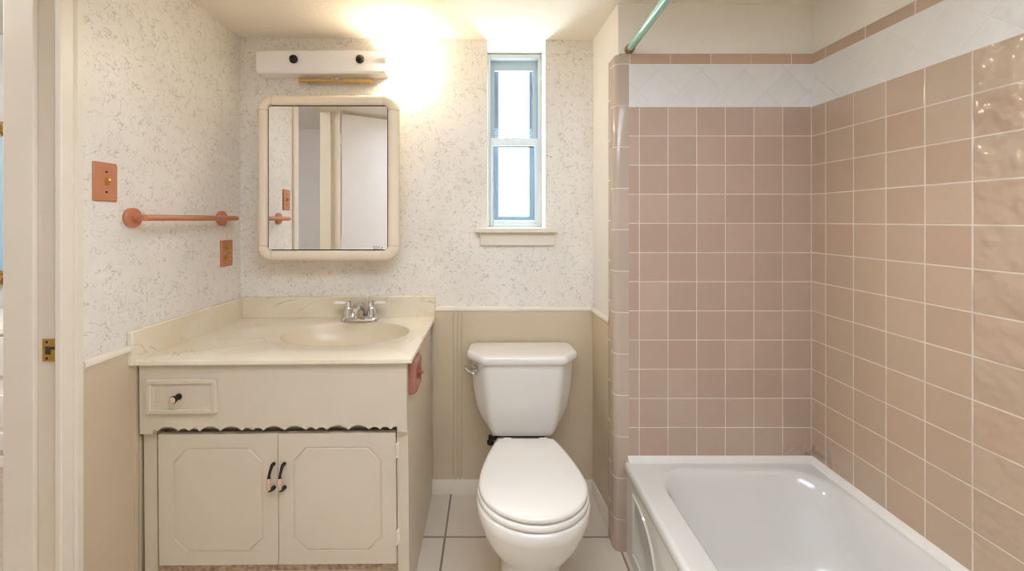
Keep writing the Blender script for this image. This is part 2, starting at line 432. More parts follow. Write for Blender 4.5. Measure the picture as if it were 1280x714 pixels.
# brass strike plate let into the jamb
pz0, pz1 = W(64, 452, 1.058).z, W(64, 424, 1.058).z
sp = B(); pts = []
xa, xb = W(53, 0, 1.058).x, W(78, 0, 1.058).x
zc = (pz0 + pz1)/2; hh = (pz1 - pz0)/2
pl = [(xa, pz0), (xb-0.014, pz0)] + [(xb-0.014+0.014*math.sin(a), zc - hh*math.cos(a)) for a in [PI*k/8 for k in range(1, 8)]] + [(xb-0.014, pz1), (xa, pz1)]
sp.prism(pl, 'y', 1.0575, 1.0612)
spo = sp.build('strike_plate', 'brass', jb, bevel=0.0006)
hb = B().box(xa+0.008, xa+0.022, 1.0570, 1.0580, zc-0.011, zc+0.010).lathe([(0.0035, 0), (0.0035, 0.001)], (xa+0.012, 1.0568, pz1-0.008), 'y', 12).lathe([(0.0035, 0), (0.0035, 0.001)], (xa+0.012, 1.0568, pz0+0.008), 'y', 12)
hb.box(xa+0.022, xb-0.006, 1.0570, 1.0580, zc+0.002, zc+0.009)
hb.build('latch_hole', 'dark', spo)

# open door, hinged on the near side of the doorway (seen in the mirror)
dd = Vector((0.857, -0.515, 0)).normalized(); dn = Vector((-dd.y, dd.x, 0)); h0 = Vector((-1.128, 0.394, 0))
dr = sgroup('door_1', h0)
def slab(a0, a1, n0, n1, z0, z1):
    P = lambda a, n, z: h0 + dd*a + dn*n + Vector((0, 0, z))
    return [P(a0,n0,z0), P(a1,n0,z0), P(a1,n1,z0), P(a0,n1,z0), P(a0,n0,z1), P(a1,n0,z1), P(a1,n1,z1), P(a0,n1,z1)], [(0,3,2,1),(4,5,6,7),(0,1,5,4),(1,2,6,5),(2,3,7,6),(3,0,4,7)]
B().add(*slab(0.006, 0.655, -0.035, 0, 0.012, 2.050)).build('panel', 'doorp', dr, bevel=0.002)
for z in (1.86, 1.06, 0.25):
    B().lathe([(0.006, -0.045), (0.007, -0.044), (0.007, 0.044), (0.006, 0.045)], (h0.x, h0.y+0.004, z), 'z', 12).build('hinge', 'trimw', dr)
k = h0 + dd*0.60
for sgn, nm in ((1, 0), (-1, -0.035)):
    q = k + dn*nm
    path = [q + dn*sgn*t + Vector((0, 0, 0.95)) for t in (0, 0.012, 0.02, 0.035, 0.05, 0.058)]
    B().tube(path, [0.026, 0.026, 0.012, 0.02, 0.027, 0.012], 18).build('handle', 'brass', dr)

# ------------------------------------------------------------------ bedroom beyond the doorway
struct('floor_bedroom', B().box(-3.6, -1.27, -1.7, 2.5, -0.08, 0.0), 'carpet')
struct('ceiling_bedroom', B().box(-3.6, -1.265, -1.7, 2.6, 2.405, 2.5), 'white')
struct('wall_bedroom_back', B().box(-3.6, -1.265, 2.5, 2.6, 0, 2.405), 'grey')
struct('wall_bedroom_left', B().box(-3.7, -3.6, -1.7, 2.6, 0, 2.405), 'grey')
struct('wall_bedroom_front', B().box(-3.7, -1.265, -1.8, -1.7, 0, 2.405), 'grey')
struct('wall_bedroom_right', B().box(-1.266, -1.2652, DY1+0.02, 2.5, 0, 2.405).box(-1.266, -1.2652, -1.7, DY0-0.02, 0, 2.405).box(-1.266, -1.2652, DY0-0.02, DY1+0.02, DZ+0.02, 2.405).box(-1.265, -1.2, -1.7, 2.6, 2.25, 2.405), 'grey', smooth=0)
px_r, py_t, py_b = 9, 152, 356
pr, pt, pb = W(px_r, 0, 2.46).x, W(0, py_t, 2.46).z, W(0, py_b, 2.46).z
pf = thing('framed_picture', 'gold framed pale blue picture on the bedroom wall beyond the doorway', 'picture', (pr-0.45, 2.5, (pt+pb)/2))
fr = B(); x0, x1, z0, z1, w = pr-0.9, pr, pb, pt, 0.085
for (a0, a1, c0, c1) in ((x0, x1, z1-w, z1), (x0, x1, z0, z0+w), (x0, x0+0.03, z0+w, z1-w), (x1-0.012, x1, z0+w, z1-w)):
    fr.box(a0, a1, 2.455, 2.499, c0, c1)
fr.build('frame', 'gilt', pf, bevel=0.01)
B().box(x0+0.02, x1-0.01, 2.47, 2.495, z0+w-0.01, z1-w+0.01).build('canvas', 'canvas', pf)
# white dresser
DYf = 2.02
dzl = lambda y: W(0, y, DYf).z
xr = W(11, 0, DYf).x
ds = thing('dresser', 'white chest of drawers in the bedroom beneath the gold framed picture', 'dresser', (xr-0.45, 2.2, 0))
B().box(xr-0.9, xr, DYf+0.012, 2.46, 0.0, dzl(418)).build('body', 'white', ds, bevel=0.004)
B().box(xr-0.915, xr+0.01, DYf-0.01, 2.47, dzl(418), dzl(410)).build('top', 'white', ds, bevel=0.005)
for ya, yb in ((421, 470), (494, 534), (541, 563), (570, 650)):
    d = B().box(xr-0.88, xr-0.012, DYf-0.004, DYf+0.012, dzl(yb), dzl(ya)).build('drawer', 'white', ds, bevel=0.004)
    for fx in (0.035, 0.82):
        B().lathe([(0.008, 0), (0.006, -0.012), (0.014, -0.02), (0.012, -0.028), (0.003, -0.03)], (xr-0.012-fx, DYf-0.004, (dzl(ya)+dzl(yb))/2), 'y', 14).build('knob', 'black', d)
bl = thing('added_bedroom_fill', 'added round dome fill light on the bedroom ceiling, out of view', 'fill light', (-2.4, 0.9, 2.405))  # unseen lamp, added to brighten the bedroom
B().lathe([(0.16, -0.02), (0.16, 0)], (-2.4, 0.9, 2.405), 'z', 32).build('base', 'panelw', bl)
B().lathe([(0.01, -0.10), (0.08, -0.09), (0.13, -0.06), (0.15, -0.02)], (-2.4, 0.9, 2.405), 'z', 32).build('dome', 'fillglow2', bl)

# ------------------------------------------------------------------ window
wn = sgroup('window_1', (0.12, 1.98, 1.6))
def ring(b, x0, x1, z0, z1, wl, wr, wt, wbm, y0, y1):
    b.box(x0, x0+wl, y0, y1, z0, z1); b.box(x1-wr, x1, y0, y1, z0, z1)
    b.box(x0+wl, x1-wr, y0, y1, z1-wt, z1); b.box(x0+wl, x1-wr, y0, y1, z0, z0+wbm); return b
ring(B(), WX0+0.003, WX1-0.003, WZ, 2.066, 0.016, 0.016, 0.022, 0.02, 1.98, 2.05).build('frame', 'alu2', wn, bevel=0.002)
zm0, zm1 = W(0, 182.5, 1.985).z, W(0, 173, 1.985).z
us = ring(B(), WX0+0.018, WX1-0.018, zm0, 2.046, 0.022, 0.024, 0.05, 0.03, 2.015, 2.03).build('sash', 'alu', wn, bevel=0.002)
B().box(WX0+0.036, WX1-0.038, 2.021, 2.024, zm0+0.02, 2.0).build('pane', 'glass', us)
ls = ring(B(), WX0+0.014, WX1-0.014, WZ+0.018, zm1, 0.020, 0.020, 0.036, 0.022, 1.985, 2.000).build('sash', 'alu2', wn, bevel=0.002)
B().box(WX0+0.03, WX1-0.03, 1.991, 1.994, WZ+0.036, zm0).build('pane', 'glass', ls)
lx = W(645, 0, 1.985).x
B().box(lx-0.022, lx+0.006, 1.986, 2.004, zm1, zm1+0.012).box(lx+0.008, lx+0.018, 1.986, 2.004, zm1, zm1+0.009).build('latch', 'chrome', ls, bevel=0.002)
e0, e1 = W(623, 92, 2.12), W(660, 271, 2.12)
eb = B()
ring(eb, WX0-0.1, WX1+0.1, WZ-0.1, 2.25, e0.x-(WX0-0.1), WX1+0.1-e1.x, 2.25-e0.z, e1.z-(WZ-0.1), 2.06, 2.13)
struct('trim_10', eb, 'ext', smooth=0)
rv = B().box(WX1-0.004, WX1, YB-0.001, 1.98, WZ, 2.068).box(WX0, WX0+0.004, YB-0.001, 1.98, WZ, 2.068)
struct('trim_11', rv, 'trimw', smooth=0)
s0 = W(594, 0, 1.785).x; s1 = W(697, 0, 1.785).x
sl = B().box(WX0+0.002, WX1-0.002, YB-0.002, 1.98, WZ-0.012, WZ+0.004).box(s0, s1, 1.785, YB, WZ-0.018, WZ+0.004)
struct('trim_12', sl, 'trimw', bevel=0.005)
sa = B().box(W(600,0,1.82).x, W(693,0,1.82).x, 1.812, YB, W(0,307,1.812).z, WZ-0.018)
struct('trim_13', sa, 'trimw', bevel=0.003)

# ------------------------------------------------------------------ medicine cabinet with mirror
YM = 1.712
mx0, mx1 = W(336, 0, YM).x, W(484, 0, YM).x
mz1, mz0 = W(0, 133, YM).z, W(0, 312, YM).z
mc = thing('medicine_cabinet', 'beige framed mirrored medicine cabinet on the wall above the sink', 'cabinet', ((mx0+mx1)/2, YB, mz0))
fw = 0.050; R0 = 0.016
B().box(mx0-0.020, mx1+0.020, YM+0.012, YB, mz0-0.02, mz1+0.02).build('body', 'beige', mc, bevel=0.004)
mir = B().prism(rrect(mx0, mx1, mz0, mz1, 0.008, 4), 'y', YM, YM+0.005).build('mirror', 'mirror', mc, smooth=0)
B().prism(rrect(mx0-0.006, mx1+0.006, mz0-0.006, mz1+0.006, 0.012, 4), 'y', YM+0.003, YM+0.012).build('seal', 'dark', mc)
fprof = [(0.0035, YM+0.010), (0.0035, YM-0.004), (0.008, YM-0.010), (0.018, YM-0.013), (fw-0.016, YM-0.011), (fw-0.008, YM-0.006), (fw-0.002, YM+0.004), (fw, YM+0.014), (fw-0.006, YM+0.024), (fw-0.03, YM+0.024)]
seamg = 0.0013
for (sx, sz, cx, cz, a0) in ((1, 1, mx1-R0, mz1-R0, 0), (-1, 1, mx0+R0, mz1-R0, 90), (-1, -1, mx0+R0, mz0+R0, 180), (1, -1, mx1-R0, mz0+R0, 270)):
    L = []
    for kk in range(11):
        a = math.radians(a0 + 90*kk/10)
        L.append([(cx + (R0+d+(0.0012 if d > 0.02 else 0))*math.cos(a), y - (0.0014 if y < YM+0.012 else 0), cz + (R0+d+(0.0012 if d > 0.02 else 0))*math.sin(a)) for d, y in fprof])
    c = B().loft(L)
    c.build('frame_corner', 'beige', mc, smooth=50)
for sx, xe in ((1, mx1), (-1, mx0)):
    B().loft([[(xe + sx*d, y, z) for d, y in fprof] for z in (mz0+R0+seamg, mz1-R0-seamg)]).build('frame_rail', 'beige', mc, smooth=50)
for sz, ze in ((1, mz1), (-1, mz0)):
    B().loft([[(x, y, ze + sz*d) for d, y in fprof] for x in (mx0+R0+seamg, mx1-R0-seamg)]).build('frame_rail', 'beige', mc, smooth=50)
ct = W(472, 309.5, YM)
B().box(ct.x-0.020, ct.x+0.020, YM-0.004, YM, ct.z-0.008, ct.z+0.006).build('pull_tab', 'chrome', mir, bevel=0.002)

# ------------------------------------------------------------------ vanity light
YP = 1.76
lx0, lx1 = W(320, 0, YP).x, W(482, 0, YP).x
lz1, lz0 = W(0, 62, YP).z, W(0, 91, YP).z
vl = thing('vanity_light', 'long white wall light with one lit bulb above the mirrored cabinet', 'wall light', ((lx0+lx1)/2, YB, lz0))
hous = B().prism([(YB, lz0), (YP+0.006, lz0), (YP, lz0+0.008), (YP, lz1-0.008), (YP+0.006, lz1), (YB, lz1)], 'x', lx0, lx1).build('housing', 'panelw', vl, bevel=0.002)
for px in (367, 450):
    q = W(px, 74, YP-0.004)
    B().lathe([(0.012, 0.004), (0.017, 0.0), (0.019, -0.006), (0.016, -0.013), (0.008, -0.018), (0.001, -0.019)], (q.x, YP, q.z), 'y', 20).build('finial', 'black', vl)
q = W(484, 80, YP)
sz_ = (lz0+lz1)/2 + 0.004
B().lathe([(0.020, 0.0), (0.020, 0.016), (0.015, 0.022), (0.012, 0.026)], (lx1, 1.772, sz_), 'x', 20).build('socket', 'panelw', vl)
B().lathe([(0.0115, 0.025), (0.013, 0.028), (0.022, 0.036), (0.0285, 0.048), (0.030, 0.060), (0.026, 0.076), (0.015, 0.087), (0.002, 0.091)], (lx1, 1.772, sz_), 'x', 24).build('bulb', 'bulb', vl)
ga, gb = W(374, 100.5, 1.80), W(467, 100.5, 1.80)
gt = B(); gt.tube([(ga.x, 1.80, ga.z), (gb.x, 1.80, ga.z)], 0.0095, 14)
gt.tube([(ga.x+0.03, 1.80, ga.z), (ga.x+0.03, YB, ga.z)], 0.005, 10); gt.tube([(gb.x-0.03, 1.80, ga.z), (gb.x-0.03, YB, ga.z)], 0.005, 10)
gto = gt.build('trim_bar', 'gold', vl)
mxx = (ga.x + gb.x)/2
wr = B()
for t in range(3):
    xx = mxx - 0.014 + t*0.014
    wr.tube([(xx-0.007, 1.789, ga.z+0.011), (xx, 1.787, ga.z), (xx+0.007, 1.789, ga.z-0.011)], 0.0035, 8)
wr.build('twist', 'ceramic', gto)

# ------------------------------------------------------------------ switch, outlet, towel bar on the left wall
def plate(b, y0, y1, z0, z1):
    pts = rrect(y0, y1, z0, z1, 0.004, 3)
    cy, cz = (y0+y1)/2, (z0+z1)/2
    sh = lambda p, i: (p[0] - math.copysign(min(i, abs(p[0]-cy)), p[0]-cy), p[1] - math.copysign(i, p[1]-cz))
    b.loft([[(XL, *p) for p in pts], [(XL+0.003, *p) for p in pts], [(XL+0.006, *sh(p, 0.003)) for p in pts]]); return b
sy0, sy1, sz0, sz1 = 1.147, 1.221, 1.300, 1.415
sw = thing('light_switch', 'salmon light switch plate on the papered wall beside the door casing', 'light switch', (XL, 1.184, 1.357))
plate(B(), sy0, sy1, sz0, sz1).build('plate', 'salmon', sw, smooth=30)
cy, cz = 1.184, 1.3575
B().loft([[(XL+0.005, cy-0.005, cz-0.012), (XL+0.005, cy+0.005, cz-0.012), (XL+0.005, cy+0.005, cz+0.012), (XL+0.005, cy-0.005, cz+0.012)],
          [(XL+0.017, cy-0.0035, cz+0.002), (XL+0.017, cy+0.0035, cz+0.002), (XL+0.016, cy+0.0035, cz+0.010), (XL+0.016, cy-0.0035, cz+0.010)]]).build('toggle', 'brass', sw, bevel=0.001)
for dz in (-0.03, 0.03):
    B().lathe([(0.003, 0), (0.003, 0.0012), (0.001, 0.0018)], (XL+0.006, cy, cz+dz), 'x', 12).build('screw', 'black', sw)
oy0, oy1, oz0, oz1 = 1.691, 1.768, 1.045, 1.158
ou = thing('wall_outlet', 'salmon electrical outlet plate below the far end of the towel bar', 'outlet', (XL, 1.73, 1.10))
plate(B(), oy0, oy1, oz0, oz1).build('plate', 'salmon', ou, smooth=30)
cy, cz = (oy0+oy1)/2, (oz0+oz1)/2
for dz in (-0.02, 0.02):
    f = B(); pts = [(cy + 0.0165*math.cos(a), cz + dz + max(-0.0125, min(0.0125, 0.0165*math.sin(a)))) for a in [2*PI*k/24 for k in range(24)]]
    f.prism(pts, 'x', XL+0.005, XL+0.0085)
    fo = f.build('socket', 'brass', ou)
    for dy in (-0.006, 0.006):
        B().box(XL+0.008, XL+0.0089, cy+dy-0.0012, cy+dy+0.0012, cz+dz-0.004, cz+dz+0.005).build('slot', 'dark', fo)
B().lathe([(0.003, 0), (0.003, 0.001)], (XL+0.006, cy, cz), 'x', 10).build('screw', 'brass', ou)

tb = thing('towel_bar', 'salmon pink towel bar with round end mounts on the left wall', 'towel bar', (XL, 1.48, 1.252))
tz = 1.252
for yy in (1.272, 1.695):
    B().lathe([(0.031, 0), (0.031, 0.010), (0.029, 0.012), (0.0115, 0.0125), (0.0105, 0.030), (0.0105, 0.056)], (XL, yy, tz), 'x', 28).build('mount', 'salmon', tb)
B().tube([(XL+0.055, 1.258, tz), (XL+0.055, 1.260, tz), (XL+0.055, 1.715, tz), (XL+0.055, 1.718, tz)], [0.008, 0.0105, 0.0105, 0.008], 18).build('bar', 'salmon', tb)

# ------------------------------------------------------------------ vanity cabinet
TILT = math.radians(-0.5)
vroot = (-0.26, 1.55, 0.78)
vc = thing('vanity_cabinet', 'cream painted vanity cabinet with two doors and scalloped rail under the sink counter', 'cabinet', vroot)
YC, YA, YD = 1.300, 1.279, 1.290
cx0, cx1 = -1.126, -0.267
ctop, cbot = 0.7895, 0.137
ca = B()
ca.box(cx0+0.002, cx1-0.002, YC+0.055, YB-0.018, 0.02, 0.66)                            # carcass body
ca.box(cx0, W(195.2, 0, YC).x, YC, YC+0.03, 0.012, ctop)                         # left stile
ca.box(W(495.2, 0, YC).x, cx1, YC, YC+0.03, 0.0, ctop)                           # right stile
ca.box(cx1-0.016, cx1, YC+0.03, YB-0.016, 0.0, ctop)
ca.box(cx0, cx0+0.016, YC+0.03, YB-0.016, 0.02, ctop)
ca.box(W(195.2, 0, YC).x, W(495.2, 0, YC).x, YC+0.024, YC+0.04, 0.560, 0.64)
ca.build('carcass', 'cab', vc, smooth=0)
# front rail with the scalloped lower edge
ax0, ax1 = W(174, 0, YA).x, W(508, 0, YA).x
zt = W(0, 540, YA).z; zb = W(0, 537.5, YA).z
pts = [(ax0, ctop), (ax0, zt)]
xs0, xs1 = W(190, 0, YA).x, W(497, 0, YA).x
pts.append((xs0, zt)); pts.append((xs0+0.002, zt+0.012))
per = 0.2035; A = 0.0165; arc = per/3
N = 260
for i in range(1, N):
    x = xs0 + 0.004 + (xs1 - xs0 - 0.008) * i / N
    t = ((x - (xs0+0.150)) % per) / arc
    if t < 2: z = zb + A * abs(math.sin(PI * (t % 1.0)))**0.7
    else:
        u = t - 2
        z = zb + A*0.62*abs(math.sin(PI*u*2.0))**0.8 if True else zb
        z += 0.001
    pts.append((x, z))
pts += [(xs1-0.002, zt+0.012), (xs1, zt), (ax1, zt), (ax1, ctop)]
ar = B().prism(pts, 'y', YA, YA+0.018)
ar.box(ax0+0.001, ax1-0.001, YA+0.017, YC-0.001, 0.60, ctop-0.001)
ar.build('front_rail', 'cab', vc, smooth=30)
# drawer with a moulded edge and its knob
d0, d1 = W(185.5, 0, YA).x, W(272.5, 0, YA).x
e1_, e0_ = W(0, 470.5, YA).z, W(0, 513.5, YA).z
def insetrect(x0, x1, z0, z1, i, y): return [(x0+i, y, z0+i), (x1-i, y, z0+i), (x1-i, y, z1-i), (x0+i, y, z1-i)]
dl = [insetrect(d0, d1, e0_, e1_, i, YA - h) for i, h in ((0, 0), (0, 0.009), (0.003, 0.013), (0.012, 0.013), (0.015, 0.008), (0.019, 0.008), (0.0205, 0.005), (0.024, 0.0055))]
dw = B().loft(dl).build('drawer', 'cab', vc, smooth=20)
kx, kz = W(225, 493, YA).x, W(225, 492.5, YA).z
B().lathe([(0.010, 0), (0.010, -0.003), (0.006, -0.006), (0.0065, -0.012), (0.011, -0.020), (0.0125, -0.026), (0.0115, -0.029)], (kx, YA-0.005, kz), 'y', 20).build('knob', 'black', dw)
B().lathe([(0.0112, -0.028), (0.0108, -0.031), (0.007, -0.033), (0.001, -0.0335)], (kx, YA-0.005, kz), 'y', 20).build('knob_face', 'ceramic', dw)
# doors with an engraved clipped-corner panel
def cab_door(x0, x1, z0, z1, gx0, gx1, gz0, gz1, hx, hinge_x):
    cut = 0.043
    def octo(i, y):
        a0, a1, b0, b1 = gx0+i, gx1-i, gz0+i, gz1-i; c = cut - i*0.4
        return [(a0+c, y, b0), (a1-c, y, b0), (a1, y, b0+c), (a1, y, b1-c), (a1-c, y, b1), (a0+c, y, b1), (a0, y, b1-c), (a0, y, b0+c)]
    yf = YD
    b = B()
    oc = [octo(0, yf), octo(0.002, yf+0.003), octo(0.0045, yf+0.003), octo(0.007, yf-0.0005)]
    b.loft(oc, False, True)
    r = [(x0, yf, z0), (x1, yf, z0), (x1, yf, z1), (x0, yf, z1)]
    o = octo(0, yf)
    vs = r + o
    fs = [(0, 1, 5, 4), (1, 6, 5), (1, 2, 7, 6), (2, 8, 7), (2, 3, 9, 8), (3, 10, 9), (3, 0, 11, 10), (0, 4, 11)]
    b.add(vs, fs)
    rb_ = [(x0, yf+0.017, z0), (x1, yf+0.017, z0), (x1, yf+0.017, z1), (x0, yf+0.017, z1)]
    b.loft([r, rb_], False, True)
    d = b.build('door', 'cab', vc, smooth=15)
    zt_, zb_ = 0.462, 0.386
    yo = 1.262
    B().tube([(hx, yf, zt_), (hx, yf-0.010, zt_+0.001), (hx, yf-0.020, zt_-0.008), (hx, yo, zt_-0.022), (hx, yo-0.001, zt_-0.030)], [0.0062, 0.0055, 0.0042, 0.0038, 0.0058], 12).build('handle', 'black', d)
    B().tube([(hx, yo-0.001, zb_+0.014), (hx, yo+0.003, zb_+0.008), (hx, yf-0.012, zb_+0.002), (hx, yf, zb_)], [0.0056, 0.0062, 0.0068, 0.007], 12).build('handle', 'black', d)
    gz = [zt_-0.029, zt_-0.036, zt_-0.046, zb_+0.020, zb_+0.013]
    B().tube([(hx, yo-0.001 - (0.002 if 0 < i < 4 else 0), z) for i, z in enumerate(gz)], [0.0055, 0.0066, 0.0070, 0.0066, 0.0055], 14).build('handle_grip', 'ceramic', d)
    for hz in ((z0+0.085, z1-0.058) if hx > -0.68 else ()):
        B().tube([(hinge_x, yf-0.002, hz-0.022), (hinge_x, yf-0.002, hz+0.022)], 0.0038, 10).box(hinge_x-0.002, hinge_x+0.007, yf+0.001, yf+0.011, hz-0.022, hz+0.022).build('hinge', 'trimw', d)
    return d
zA1, zA0 = W(0, 541.0, YD).z, W(0, 704.5, YD).z
xm = W(346.5, 0, YD).x
gzA1, gzA0 = W(0, 558, YD).z, W(0, 688, YD).z
cab_door(W(196.8, 0, YD).x, xm-0.001, zA0, zA1, W(215, 0, YD).x, W(328, 0, YD).x, gzA0, gzA1, -0.699, W(196.0, 0, YD).x-0.003)
cab_door(xm+0.001, W(493.5, 0, YD).x, zA0, zA1, W(365, 0, YD).x, W(476, 0, YD).x, gzA0, gzA1, -0.6646, W(494.0, 0, YD).x+0.002)
B().box(W(195.6, 0, YC).x, W(494.8, 0, YC).x, YC+0.004, YC+0.02, 0.105, zA0-0.002).build('base_rail', 'worn', vc, bevel=0.002)
vc.rotation_euler = (0, TILT, 0)

# countertop with the moulded oval basin
ctp = thing('vanity_countertop', 'cream marbled sink countertop with moulded oval basin on the cabinet', 'countertop', vroot)
X0, X1, Y0, Y1, ZT, ZU = XL+0.001, -0.2465, 1.263, YB-0.001, 0.807, 0.792
bx, by, ra, rb2 = -0.560, 1.565, 0.245, 0.165
angs = [2*PI*k/96 for k in range(96)]
for cxn, cyn in ((X0, Y0), (X1, Y0), (X1, Y1), (X0, Y1)):
    angs.append(math.atan2(cyn - by, cxn - bx) % (2*PI))
angs = sorted(set(round(a, 6) for a in angs))
outer = []
for a in angs:
    c, s_ = math.cos(a), math.sin(a); t = 1e9
    if c > 1e-9: t = min(t, (X1 - bx)/c)
    if c < -1e-9: t = min(t, (X0 - bx)/c)
    if s_ > 1e-9: t = min(t, (Y1 - by)/s_)
    if s_ < -1e-9: t = min(t, (Y0 - by)/s_)
    outer.append((bx + c*t, by + s_*t))
def ell(f, z, oy=0.0):
    L = []
    for a in angs:
        c, s_ = math.cos(a), math.sin(a); r = 1/math.sqrt((c/(ra*f))**2 + (s_/(rb2*f))**2)
        L.append((bx + c*r, by + oy + s_*r, z))
    return L
sl_ = B()
ins = lambda p, i: (p[0] - (i if abs(p[0]-X1) < 1e-6 else 0), p[1] + (i if abs(p[1]-Y0) < 1e-6 else 0))
sl_.loft([[(*p, ZU) for p in outer], [(*p, ZT-0.005) for p in outer], [(*ins(p, 0.0015), ZT-0.0015) for p in outer], [(*ins(p, 0.005), ZT) for p in outer],
          ell(1.012, ZT), ell(1.0, ZT-0.0015)], False, False)
sl_.build('slab', 'marble', ctp, smooth=50)
B().loft([ell(1.0, ZT-0.0015), ell(0.975, ZT-0.012), ell(0.93, ZT-0.035), ell(0.87, ZT-0.06), ell(0.74, ZT-0.09), ell(0.52, ZT-0.112), ell(0.28, ZT-0.123), ell(0.09, ZT-0.127)], False, True).build('basin', 'basin', ctp, smooth=70)
BS = 0.901
B().box(X0+0.019, X1, YB-0.021, YB-0.001, ZT-0.001, BS).build('backsplash', 'marble', ctp, bevel=0.003)
B().box(X0, X0+0.019, 1.255, YB-0.001, ZT-0.0145, BS).build('sidesplash', 'marble', ctp, bevel=0.004)
B().lathe([(0.021, 0), (0.023, 0.002), (0.016, 0.004), (0.004, 0.003)], (bx, by, ZT-0.127), 'z', 24).build('drain', 'chrome', ctp)
ctp.rotation_euler = (0, TILT, 0)

# faucet
fx, fy, fz = -0.567, 1.752, 0.8043
fa = thing('faucet', 'chrome two handle faucet behind the oval sink basin', 'faucet', (fx, fy, fz))
bl_ = [rrect(fx-0.083+i, fx+0.083-i, fy-0.028+i, fy+0.026-i, 0.024-i*0.5, 5) for i in (0, 0.0, 0.006, 0.014)]
B().loft([[(*p, fz+h) for p in l] for l, h in zip(bl_, (0, 0.010, 0.020, 0.024))]).build('base', 'chrome', fa, smooth=40)
for sx in (-1, 1):
    hx = fx + sx*0.051
    B().lathe([(0.023, 0.018), (0.022, 0.026), (0.019, 0.045), (0.016, 0.058), (0.012, 0.064), (0.0125, 0.080), (0.011, 0.087), (0.004, 0.089)], (hx, fy, fz), 'z', 22).build('handle', 'chrome', fa)
    B().tube([(hx + sx*0.010, fy, fz+0.076), (hx + sx*0.02, fy-0.002, fz+0.077), (hx + sx*0.05, fy-0.004, fz+0.078), (hx + sx*0.062, fy-0.005, fz+0.079)], [0.005, 0.008, 0.0075, 0.004], 14).build('lever', 'acryl', fa)
B().tube([(fx, fy, fz+0.018), (fx, fy, fz+0.048), (fx, fy-0.012, fz+0.066), (fx, fy-0.04, fz+0.068), (fx, fy-0.075, fz+0.060), (fx, fy-0.095, fz+0.046), (fx, fy-0.099, fz+0.034)], [0.022, 0.021, 0.021, 0.019, 0.016, 0.013, 0.012], 18).build('spout', 'chrome', fa)
B().tube([(fx+0.026, fy+0.014, fz+0.02), (fx+0.026, fy+0.014, fz+0.105)], 0.0028, 8).sphere((fx+0.026, fy+0.014, fz+0.108), 0.006, 10, 6).build('lift_rod', 'acryl', fa)

# mauve ceramic paper holder on the side of the vanity
hx0 = -0.2655
ph = thing('paper_holder', 'mauve ceramic paper holder bracket on the side of the vanity', 'paper holder', (hx0, 1.365, 0.72))
y0, y1, z0, z1 = 1.312, 1.420, 0.668, 0.778
def rr(i, x): return [(x, *p) for p in rrect(y0+i, y1-i, z0+i, z1-i, 0.012-i*0.2, 4)]
B().loft([rr(0, hx0), rr(0, hx0+0.014), rr(0.003, hx0+0.020), rr(0.008, hx0+0.025), rr(0.016, hx0+0.024), rr(0.024, hx0+0.012), rr(0.03, hx0+0.010)]).build('plate', 'mauve', ph, smooth=60)
B().tube([(hx0+0.008, 1.380, 0.722), (hx0+0.024, 1.380, 0.722), (hx0+0.033, 1.380, 0.724), (hx0+0.037, 1.380, 0.724)], [0.011, 0.0085, 0.0095, 0.006], 14).build('post', 'mauve', ph)

# ------------------------------------------------------------------ toilet
tcx = 0.138
to = thing('toilet', 'white two piece toilet with closed lid below the window', 'toilet', (tcx, 1.4, 0))
def sm(poly, r, seg=5):
    """round the corners of a polygon"""
    out = []; n = len(poly)
    for i in range(n):
        p = Vector(poly[i]); a = Vector(poly[i-1]); b = Vector(poly[(i+1) % n])
        da, db = (a-p), (b-p); rr_ = min(r, da.length*0.45, db.length*0.45)
        pa, pb = p + da.normalized()*rr_, p + db.normalized()*rr_
        for k in range(seg+1):
            t = k/seg; q = pa*(1-t)**2 + p*2*t*(1-t) + pb*t**2; out.append((q.x, q.y))
    return out
def tank_plan(hw, fl, yb, ym, yf, r=0.02):
    return sm([(tcx-hw*0.97, yb), (tcx-hw, ym), (tcx-fl, yf), (tcx+fl, yf), (tcx+hw, ym), (tcx+hw*0.97, yb)], r)
tl = []
for z, hw, fl, yf in ((0.350, 0.128, 0.115, 1.655), (0.355, 0.140, 0.124, 1.648), (0.380, 0.158, 0.131, 1.643), (0.415, 0.180, 0.136, 1.640), (0.46, 0.198, 0.141, 1.637), (0.53, 0.210, 0.148, 1.633), (0.60, 0.217, 0.155, 1.630), (0.662, 0.220, 0.160, 1.627)):
    tl.append([(*p, z) for p in tank_plan(hw, fl, 1.80, 1.70, yf)])
B().loft(tl).build('tank', 'porc', to, smooth=60)
ll = []
for z, hw, fl, yf, in ((0.655, 0.229, 0.166, 1.620), (0.660, 0.236, 0.171, 1.613), (0.672, 0.237, 0.172, 1.612), (0.684, 0.234, 0.169, 1.615), (0.690, 0.228, 0.164, 1.622), (0.692, 0.218, 0.158, 1.632)):
    ll.append([(*p, z) for p in tank_plan(hw, fl, 1.806, 1.695, yf, 0.018)])
B().loft(ll).build('tank_lid', 'porc', to, smooth=60)
# outline of bowl / seat
def outline(hw, yf, yc, ex, yb, hb, n=40):
    """front half ellipse, straight flanks tapering to a squared back"""
    pts = []
    for k in range(n+1):
        a = PI + PI*k/n
        pts.append((tcx + hw*math.cos(a), yc + (yc-yf)*math.sin(a)))
    m = 8
    for k in range(1, m+1):
        t = k/m
        w_ = hw + (hb-hw)*(t**ex)
        pts.append((tcx + w_, yc + (yb-yc)*t))
    for k in range(m, 0, -1):
        t = k/m
        w_ = hw + (hb-hw)*(t**ex)
        pts.append((tcx - w_, yc + (yb-yc)*t))
    return pts
def O(hw, yf, yc, yb, hb, z, yw=None): return [(*p, z) for p in outline(hw, yf, yc, yw or 1.6, yb, hb)]
